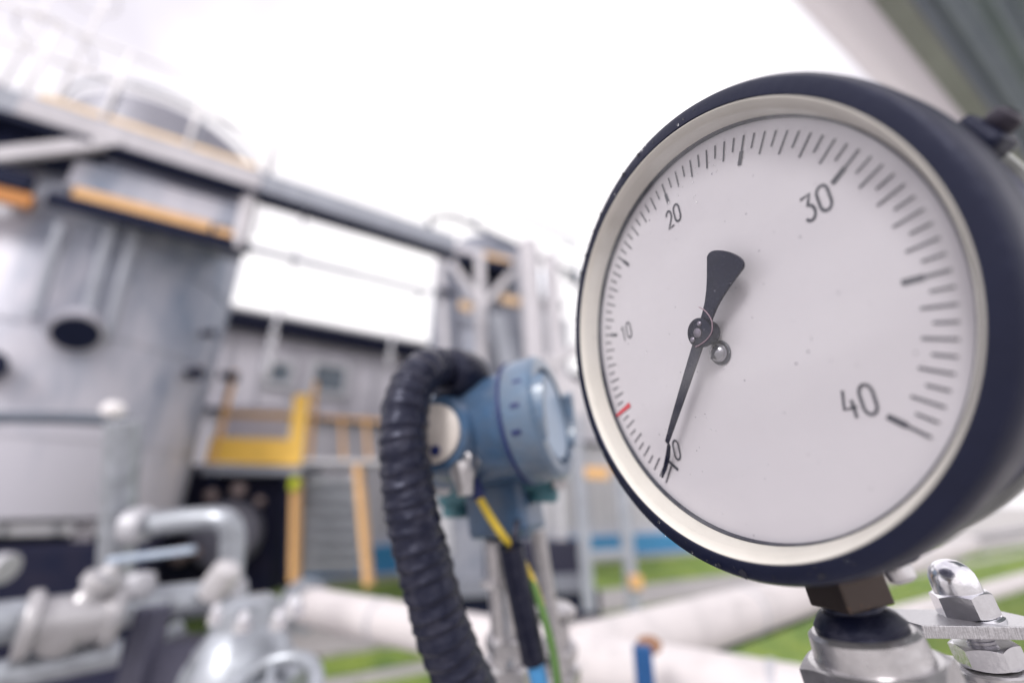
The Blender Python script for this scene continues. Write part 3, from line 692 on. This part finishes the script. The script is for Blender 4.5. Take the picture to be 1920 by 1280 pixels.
# ================================================================ WALKWAY
WA = at(480, 345, 4.75)          # a point on the upper beam
def wk(s, dz=0, dv=0): return Vector((WA.x, WA.y, WA.z+dz))+U*s+V*dv
ww = thing('steel_walkway', Vector((WA.x, WA.y, 0)), 'long grey steel walkway beam running from the large vessel to the far tower', 'walkway')
def ibeam(b, p0, p1, h, wdt):
    b.beam(p0+Z*(h/2-.012), p1+Z*(h/2-.012), wdt, .024); b.beam(p0-Z*(h/2-.012), p1-Z*(h/2-.012), wdt, .024); b.beam(p0, p1, .02, h-.05)
b = B(); ibeam(b, wk(-4.5), wk(2.85), .30, .18); b.beam(wk(-4.5,0,-.09), wk(2.85,0,-.09), .012, .30); b.build('main_beam', M['beam'], ww)
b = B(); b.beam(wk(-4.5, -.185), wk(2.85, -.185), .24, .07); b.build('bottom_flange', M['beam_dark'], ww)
b = B(); b.beam(wk(-2.15, .205, .02), wk(-.02, .205, .02), .03, .19); b.build('kickboard', mat('kickboard_faded', (.88, .66, .42), .55, 0, .06, 4), ww)
b = B(); b.beam(wk(-2.2, -.02, -.10), wk(.05, -.02, -.10), .04, .24); b.build('face_plate', M['beam_pale'], ww)
LZ = at(480, 462, 4.75).z-WA.z
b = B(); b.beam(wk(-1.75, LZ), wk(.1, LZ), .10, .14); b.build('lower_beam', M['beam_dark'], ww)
b = B(); b.tube([wk(.1, LZ+.01), wk(2.5, LZ+.03)], .042, res=1); b.build('lower_rail', M['beam'], ww)
b = B(); b.beam(wk(-1.6, LZ+.15, .02), wk(-.35, LZ+.15, .02), .03, .15); b.beam(wk(-.30, LZ+.13, .02), wk(-.02, LZ+.13, .02), .03, .12); b.build('kickboard', M['orange'], ww)
b = B(); b.beam(wk(-1.7, LZ+.42, .5), wk(.0, LZ+.42, .5), .9, .36); b.build('duct', M['clad'], ww)
for s_ in (-2.45, -.02): b = B(); b.beam(wk(s_, LZ-.05), wk(s_, .2), .13, .13); b.build('post', M['beam_pale'], ww)
b = B(); b.beam(wk(-2.45, LZ+.15), wk(-1.35, -.06, -.1), .08, .15); b.build('brace', M['beam_pale'], ww)
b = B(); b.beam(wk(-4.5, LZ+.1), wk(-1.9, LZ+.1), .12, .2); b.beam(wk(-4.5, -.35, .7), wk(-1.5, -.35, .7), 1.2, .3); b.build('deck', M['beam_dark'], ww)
# orange lamp plates below the deck
b = B(); b.beam(wk(-2.25, LZ-.09, .02), wk(-1.85, LZ-.09, .02), .1, .14); b.build('plate', mat('burnt_orange', (.62, .25, .06)), ww)
b = B(); b.beam(wk(-3.2, .0, -.12), wk(-2.55, .0, -.12), .04, .2); b.build('plate', M['orange'], ww)
# railing above
rl = thing('walkway_railing', wk(-.02, .2), 'pale tube railing standing along the walkway above the yellow kickboard', 'railing')
def rail(b, pts, r=.022): b.tube(pts, r, seg=10, res=1)
for z_ in (1.28, .8): b = B(); rail(b, [wk(-3.4, z_), wk(.02, z_)]); b.build('rail', M['rail_pale'], rl)
b = B(); rail(b, [wk(.08, 1.28), wk(.08, 1.28, 1.5)]); rail(b, [wk(.08, .72), wk(.08, .72, 1.5)]); b.build('rail', M['rail_pale'], rl)
for s_ in (-3.3, -2.25, -1.6, -.8, .08): b = B(); rail(b, [wk(s_, .1), wk(s_, 1.28)]); b.build('post', M['rail_pale'], rl)
b = B(); rail(b, [wk(.08, .1, 1.5), wk(.08, 1.28, 1.5)]); b.build('post', M['rail_pale'], rl)
lg = thing('ladder_cage', wk(-2.3, .3, .3), 'very pale hooped ladder cage rising at the top left', 'ladder')
for k in range(2):
    z_ = 1.3+1.0*k; q = wk(-2.35, z_, .3); b = B(); b.tube([q+Vector((math.cos(R(a))*.35, math.sin(R(a))*.35, 0)) for a in range(0, 361, 20)], .015, res=1, seg=8); b.build('hoop', M['rail_pale'], lg)
for a in (0, 180): q = wk(-2.35, 0, .3)+Vector((math.cos(R(a))*.36, math.sin(R(a))*.36, 0)); b = B(); b.tube([q+Z*.3, q+Z*3.2], .018, res=1, seg=8); b.build('stile', M['rail_pale'], lg)

# ================================================================ HANGING CHAINS / CONDUITS
def chain(name, pts, links, label):
    t = thing(name, pts[0], label, 'chain', 'chains hanging from the walkway')
    b = B(); b.tube(pts, .026, seg=10, res=6); b.build('rod', M['galv_light'], t)
    q = Vector(pts[-1]); b = B()
    for k in range(links):
        c_ = q-Z*(.05+k*.085); ax_ = RT if k % 2 else Vector((0, 1, 0)); sw = (1.25 if k % 3 == 0 else .9)
        b.tube([c_+(ax_*math.cos(R(a))*.042*sw+Z*math.sin(R(a))*.058) for a in range(0, 361, 24)], .015, seg=8, res=1)
    b.build('chain_links', M['chrome'], t)
chain('hanging_chain', [at(572, 395, 5.1), at(556, 470, 5.1), at(532, 560, 5.1), at(515, 615, 5.1)], 7, 'pale chain and rod hanging from the middle of the walkway beam')
chain('hanging_chain', [at(800, 545, 6.0), at(775, 565, 6.0), at(745, 605, 6.0), at(733, 650, 6.0)], 3, 'pale chain curving down left of the far tower')

# ================================================================ FAR TOWER
Yt = 8.2; tcx = at(905, 700, Yt); tcx = Vector((tcx.x, tcx.y, 0))
def tz(y): return at(905, y, Yt).z
tw = thing('far_tower', tcx, 'grey cylindrical tower with shallow dome beyond the blue transmitter', 'tower')
b = B(); b.lathe(tcx+V*1.35+RT*.68, Z, [(1.24, .0), (1.24, tz(452)), (1.07, tz(445)), (.85, tz(424)), (.5, tz(408)), (0, tz(402))], 48); b.build('shell', mat('tower_clad', (.32, .33, .39), .55, .25, .1, 2, col2=(.2, .22, .28)), tw)
sf = thing('steel_bracing', tcx, 'pale steel bracing frame with yellow trim in front of the far tower', 'steelwork')
def tt(px, py, Y=7.8): return at(px, py, Y)
b = B(); b.beam(tt(815, 462), tt(965, 500), .10, .30); b.build('ring_beam', M['beam_pale'], sf)
b = B(); b.beam(tt(900, 475, 7.5), tt(906, 1000, 7.5), .18, .18); b.build('column', M['beam_pale'], sf)
b = B(); b.beam(tt(845, 492, 7.55), tt(905, 575, 7.55), .10, .13); b.beam(tt(966, 505, 7.55), tt(905, 575, 7.55), .10, .13); b.build('brace', M['beam_pale'], sf)
b = B(); b.beam(tt(825, 480), tt(838, 720), .14, .14); b.build('column', M['beam_pale'], sf)
b = B(); b.beam(tt(820, 545, 7.6), tt(860, 552, 7.6), .12, .10); b.beam(tt(860, 500, 7.9), tt(960, 520, 7.9), .9, .14); b.build('deck', M['beam_dark'], sf)
b = B(); b.beam(tt(905, 478, 7.5), tt(958, 492, 7.5), .05, .16); b.build('kickboard', M['paleorange'], sf)
b = B(); b.beam(tt(862, 570, 7.4), tt(884, 580, 7.4), .1, .16); b.build('plate', M['paleorange'], sf); b = B(); b.beam(tt(940, 560, 7.4), tt(975, 568, 7.4), .1, .16); b.build('plate', M['paleorange'], sf)
b = B(); b.beam(tt(930, 590, 7.6), tt(975, 770, 7.6), .12, .30); b.build('panel', M['beam'], sf)
for k, (x0, x1) in enumerate(((990, 1010), (1032, 1052))):
    b = B(); b.cyl(tt(x0, 455+25*k, 7.2), tt(x1, 760, 7.2), .19-.05*k, seg=24)
    tag(b.build('vent_pipe', M['beam_pale']), ('fat' if k == 0 else 'slimmer')+' white upright vent pipe right of the far tower', 'pipe')
b = B(); pts = [tt(1045, 660, 7.6), tt(1040, 500, 7.6), tt(1046, 468, 7.6), tt(1062, 462, 7.6), tt(1078, 485, 7.6), tt(1092, 560, 7.6)]
b.tube(pts, .035, res=5); tag(b.build('swan_neck_vent', M['galv']), 'thin bent vent pipe between the far tower and the gauge', 'pipe')
tr_ = thing('tower_railing', tt(805, 470), 'thin pale railing around the top of the far tower', 'railing')
for pts in ([tt(806, 470), tt(806, 408), tt(850, 405), tt(1090, 520)], [tt(890, 420, 9), tt(905, 375, 9), tt(1090, 455, 9)], [tt(1060, 520, 7.5), tt(1100, 540, 7.5)]):
    b = B(); b.tube(pts, .06, res=1, seg=8); b.build('rail', M['galv'] if pts[0].y > 8.5 else M['drail'], tr_)
b = B(); b.cyl(tt(1020, 520, 9.2), tt(1028, 900, 9.2), .35, seg=32); b.beam(tt(1010, 560, 8.7), tt(1060, 575, 8.7), .2, .10); b.cyl(tt(1058, 600, 8.6), tt(1062, 900, 8.6), .10)
tag(b.build('scrubber_column', M['galv']), 'grey pipework column just right of the fat vent pipe', 'column')
b = B(); b.beam(tt(1010, 690, 6.5), tt(1100, 645, 6.5), .12, .16); b.beam(tt(1040, 730, 6.6), tt(1100, 760, 6.6), .3, .5)
tag(b.build('pipe_bridge', M['beam_pale']), 'pale steel pipe bridge showing between transmitter and gauge', 'pipe bridge')

# ================================================================ BUILDING
F0 = Vector((-3.28, 11.3, 0)); FV = F0.dot(V); FU = F0.dot(U)
bl = thing('grey_building', F0, 'long grey clad hall with black roof edge behind the yellow steps', 'building')
Hb = at(690, 650, 11.0).z
def fb(u, v, z): return uv(FU+u, FV+v, z)
b = B(); b.box(fb(12, 3, Hb/2), 40, 6, Hb, U, V); wl = b.build('wall', M['facade'], bl)
b = B()
for i in range(60): b.box(fb(-7.5+i*.65, -.02, Hb/2+.4), .05, .05, Hb-1.2, U, V)
b.build('cladding_seam', M['facade2'], bl)['kind'] = 'stuff'
b = B(); b.box(fb(12, 2.9, Hb+.02), 40.4, 6.6, .26, U, V); b.build('roof', M['roofdark'], bl)
b = B(); b.box(fb(12, 2.9, Hb+.22), 40.5, 6.7, .10, U, V); b.build('roof_cap', M['galv_light'], bl)
zl = at(690, 795, 11.2).z
b = B(); b.box(fb(12, -.08, zl), 40, .16, .08, U, V); b.build('ledge', M['beam_dark'], bl)
b = B(); b.box(fb(12, -.05, .35), 40, .3, .7, U, V); b.build('plinth', M['bluepaint'], bl)
b = B(); b.box(fb(12, -.3, .06), 40, .6, .12, U, V); b.build('apron', M['wood'], bl)
def facade_hit(px, py):
    r = RT*((px-960)/F)+UPV*((640-py)/F)+FW; t = (FV-CO.dot(V))/r.dot(V); return CO+r*t
for (x0, y0, x1, y1) in ((495, 672, 555, 728), (578, 676, 655, 745), (700, 690, 745, 745)):
    p = facade_hit((x0+x1)/2, (y0+y1)/2); pw = (facade_hit(x1, (y0+y1)/2)-facade_hit(x0, (y0+y1)/2)).length; ph = facade_hit(x0, y0).z-facade_hit(x0, y1).z
    if x0 == 700: continue
    b = B()
    for sx in (-1, 1): b.box(p+U*sx*(pw/2-.07)-V*.05, .14, .10, ph, U, V)
    for sz in (-1, 1): b.box(p+Z*sz*(ph/2-.07)-V*.045, pw-.28, .09, .14, U, V)
    wn = b.build('window', M['galv_light'], bl)
    b = B(); b.box(p-V*.02, pw-.26, .06, ph-.26, U, V); b.build('pane', M['glass_w'], wn)

# ================================================================ YELLOW PLATFORM AND STEPS
Yp = 6.6
yp = thing('yellow_platform', at(480, 1090, 7.4), 'small service platform with bright yellow guard panel beside the large vessel', 'platform')
def yb(b, x0, y0, x1, y1, w_, h_, Y=Yp): b.beam(at(x0, y0, Y), at(x1, y1, Y), w_, h_)
b = B(); yb(b, 392, 843, 562, 848, .04, .36); b.build('kick_panel', M['yellow'], yp)
b = B(); yb(b, 425, 776, 562, 780, .04, .075); b.build('rail', mat('ochre_rail', (.55, .30, .06), .5), yp)
b = B(); yb(b, 441, 695, 398, 868, .05, .07); b.build('post', M['orange'], yp)
b = B(); yb(b, 566, 740, 552, 872, .07, .20); b.build('post', M['yellow'], yp)
b = B(); yb(b, 592, 715, 580, 860, .05, .06, 7.1); b.build('post', M['orange'], yp)
b = B(); b.box((at(385, 880, Yp)+at(570, 884, Yp))/2+Vector((0, .35, 0)), (at(385, 880, Yp)-at(570, 884, Yp)).length, .9, .10); b.build('deck', M['beam'], yp)
for x in (400, 540): b = B(); yb(b, x, 880, x, 1075, .07, .07); b.build('leg', M['beam_dark'], yp)
b = B(); b.box(at(480, 800, 7.3), 1.0, .05, .7); b.build('back_panel', M['facade'], yp)
b = B(); b.lathe(at(552, 908, 6.4), Z, [(.05, -.08), (.07, -.04), (.07, .06), (.04, .09), (0, .1)], 20); b.build('lamp', M['lime'], yp)
stp = thing('access_steps', at(620, 1090, 7.6), 'steep access steps with faded orange stringers', 'steps')
b = B(); b.beam(at(556, 895, 6.5), at(553, 1090, 6.5), .07, .20, (0, 1, 0)); b.build('stringer', M['orange'], stp)
b = B(); b.beam(at(672, 872, 6.7), at(692, 1098, 6.5), .07, .22, (0, 1, 0)); b.build('stringer', M['orange'], stp)
for k in range(7):
    y = 905+k*25; b = B(); b.box((at(560, y, 6.75)+at(676+k*2, y+2, 6.75))/2, 1.02+.01*k, .22, .035); b.build('tread', M['galv'], stp)
b = B(); b.box(at(615, 985, 7.2), 1.0, .04, 1.3); b.build('back_plate', M['beam'], stp)
b = B(); b.box(at(625, 868, 6.9), 1.6, .6, .06); b.build('landing', M['galv_light'], stp)
b = B()
for x0, x1 in ((640, 645), (685, 692), (722, 765)): b.beam(at(x0, 780, 7.2), at(x1, 868 if x0 < 700 else 960, 7.2), .05, .05)
b.beam(at(600, 782, 7.2), at(725, 790, 7.2), .05, .05); b.build('handrail', M['orange'], stp)

# ================================================================ DARK MACHINERY
mc = thing('compressor_skid', at(450, 1095, 7.6), 'dark compressor skid under the yellow platform', 'machine')
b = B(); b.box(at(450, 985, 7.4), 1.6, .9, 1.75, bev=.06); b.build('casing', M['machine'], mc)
b = B(); b.lathe(at(430, 1000, 6.7), Vector((.3, -1, 0)), [(.42, 0), (.45, .1), (.40, .25), (.2, .3)], 36); b.build('motor_drum', mat('drum', (.13, .13, .17), .5), mc)
for (x, y, r_) in ((400, 930, .07), (450, 920, .08), (490, 940, .05), (340, 1040, .10), (370, 1035, .06)):
    b = B(); b.lathe(at(x, y, 6.4), Vector((.2, -1, .1)), [(r_, 0), (r_*1.2, .05), (r_, .12), (0, .15)], 18); b.build('fitting', mat('fitting', (.22, .17, .17), .5, .3), mc)
m2 = thing('dark_plinth', at(90, 1090, 6), 'long dark machinery block beneath the large vessel', 'machine')
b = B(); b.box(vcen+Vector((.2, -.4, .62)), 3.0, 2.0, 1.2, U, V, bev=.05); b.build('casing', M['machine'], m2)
b = B(); b.cyl(cp(-5, 1063, 1.6), cp(15, 1066, 1.6), .05); tag(b.build('flange_end', M['galv_light']), 'small bright flange end at the left frame edge', 'flange')
b = B(); b.box((-2.3, 2.3, .30), 2.0, 2.6, .60, bev=.04); b.box((-1.5, 1.6, .75), .5, .12, .22, bev=.02)
tag(b.build('pump_skid', M['machine']), 'dark pump skid under the galvanised pipes at lower left', 'skid')
# skid behind transmitter
sk = thing('equipment_skid', atz(1050, 1150, .0), 'low dark equipment skid with a grey channel beam behind the transmitter', 'skid')
Ys = 4.6
b = B(); b.beam(at(780, 1105, Ys), at(1092, 1092, Ys), .06, .15); b.build('channel', mat('channel_grey', (.20, .21, .26), .6), sk)
b = B(); b.box(at(970, 1128, Ys+.35), 1.55, .5, .26, bev=.02); b.build('base', M['beam_dark'], sk)
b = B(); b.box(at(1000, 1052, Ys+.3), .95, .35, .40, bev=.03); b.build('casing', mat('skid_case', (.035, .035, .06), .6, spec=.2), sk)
for x in (1022, 1052, 835):
    b = B(); b.cyl(at(x-4, 900, Ys+.3), at(x+2, 1040, Ys+.3), .07, seg=20); b.build('cylinder', M['galv_light'], sk)
fr_ = thing('post_gantry', at(1100, 1140, 4.3), 'tall grey post frame standing between transmitter and gauge', 'gantry')
for x0, x1, yb_ in ((1078, 1105, 1145), (1150, 1190, 1150)):
    b = B(); b.beam(at(x0, 780, 4.4), at(x1, yb_, 4.4), .10, .10); b.build('post', M['beam'], fr_)
b = B(); b.beam(at(1085, 1040, 4.4), at(1180, 1035, 4.4), .06, .06); b.build('crossbar', M['beam'], fr_)
b = B(); b.box(at(1192, 1090, 4.3), .10, .10, .10, bev=.01); b.build('joint', M['orange'], fr_)
b = B(); b.beam(at(1090, 885, 5.4), at(1140, 888, 5.4), .1, .13); b.build('plate', M['orange'], fr_)
b = B(); b.box(at(1160, 1178, 4.6)+Z*.02, .9, .4, .10, U, V); tag(b.build('concrete_footing', M['wood']), 'low concrete footing at the base of the grey post frame', 'footing')
# fence post & rail at right
fn = thing('boundary_fence', atz(1795, 1150, 0), 'blurred pale pipe rail on thin posts beyond the gauge', 'fence')
fy = 5.2
b = B(); b.tube([at(1640, 1095, fy), at(1790, 1020, fy+.4), at(1990, 985, fy+.9)], .05, res=4); b.build('rail', M['beam_pale'], fn)
for x in (1795, 1990): b = B(); b.cyl(at(x-8, 1030, fy+.4), at(x+12, 1190, fy+.4), .035); b.build('post', M['beam'], fn)

# ================================================================ CANOPY (upper right)
cz = CAMZ+2.4
def cn(px, py, z=cz): return atz(px, py, z)
e0_ = cn(1628, 0); can = thing('canopy_roof', Vector((e0_.x+1, e0_.y, 0)), 'dark corrugated canopy roof with white gutter at the upper right', 'roof')
b = B(); W = -V  # roof spreads from the eave towards -V
nc = 14; vs = []; fs = []; amp = .02; L0, L1 = -.7, 16.0
for i in range(nc*6+1):
    d = .10+i*(1.9/(nc*6)); z_ = .10+amp*math.sin(i*PI/3)+d*.10
    vs += [e0_+U*L0+W*d+Z*z_, e0_+U*L1+W*d+Z*z_]
for i in range(nc*6): fs.append([2*i, 2*i+1, 2*i+3, 2*i+2])
b.add(vs, fs); b.add([v+Z*.004 for v in vs], fs); b.build('roof_sheet', M['rooftin'], can)
b = B(); b.beam(e0_+U*L0+W*.06+Z*.06, e0_+U*L1+W*.06+Z*.06, .10, .18); b.build('fascia', M['fascia'], can)
b = B(); b.beam(e0_+U*L0+W*.62+Z*.02, e0_+U*L1+W*.62+Z*.02, .10, .12); b.build('purlin', M['beam'], can)
pv = bpy.data.materials.new('pvc_white'); pv.use_nodes = True; pn_ = pv.node_tree; pn_.nodes.clear()
o2_ = pn_.nodes.new('ShaderNodeOutputMaterial'); df = pn_.nodes.new('ShaderNodeBsdfDiffuse'); tl = pn_.nodes.new('ShaderNodeBsdfTranslucent'); m2_ = pn_.nodes.new('ShaderNodeMixShader')
df.inputs[0].default_value = (.85, .82, .84, 1); tl.inputs[0].default_value = (.62, .57, .60, 1); m2_.inputs[0].default_value = .6
for k_i, nd_ in ((1, df), (2, tl)): pn_.links.new(nd_.outputs[0], m2_.inputs[k_i])
pn_.links.new(m2_.outputs[0], o2_.inputs[0])
b = B()
gc = e0_-W*.10+Z*.08; prof_ = [(math.cos(R(a))*.115, math.sin(R(a))*.09) for a in range(180, 361, 15)]
vs = []
for t_ in (L0, L1):
    for (x_, z_) in prof_: vs.append(gc+U*t_-W*x_+Z*z_)
m_ = len(prof_); b.add(vs, [[k, k+1, m_+k+1, m_+k] for k in range(m_-1)], True); b.build('gutter', pv, can)
for t_ in (1.5, 8.5, 15.5):
    q = e0_+U*t_+W*1.7; b = B(); b.beam(Vector((q.x, q.y, 0)), Vector((q.x, q.y, cz+.25)), .14, .14); b.build('post', M['beam'], can)
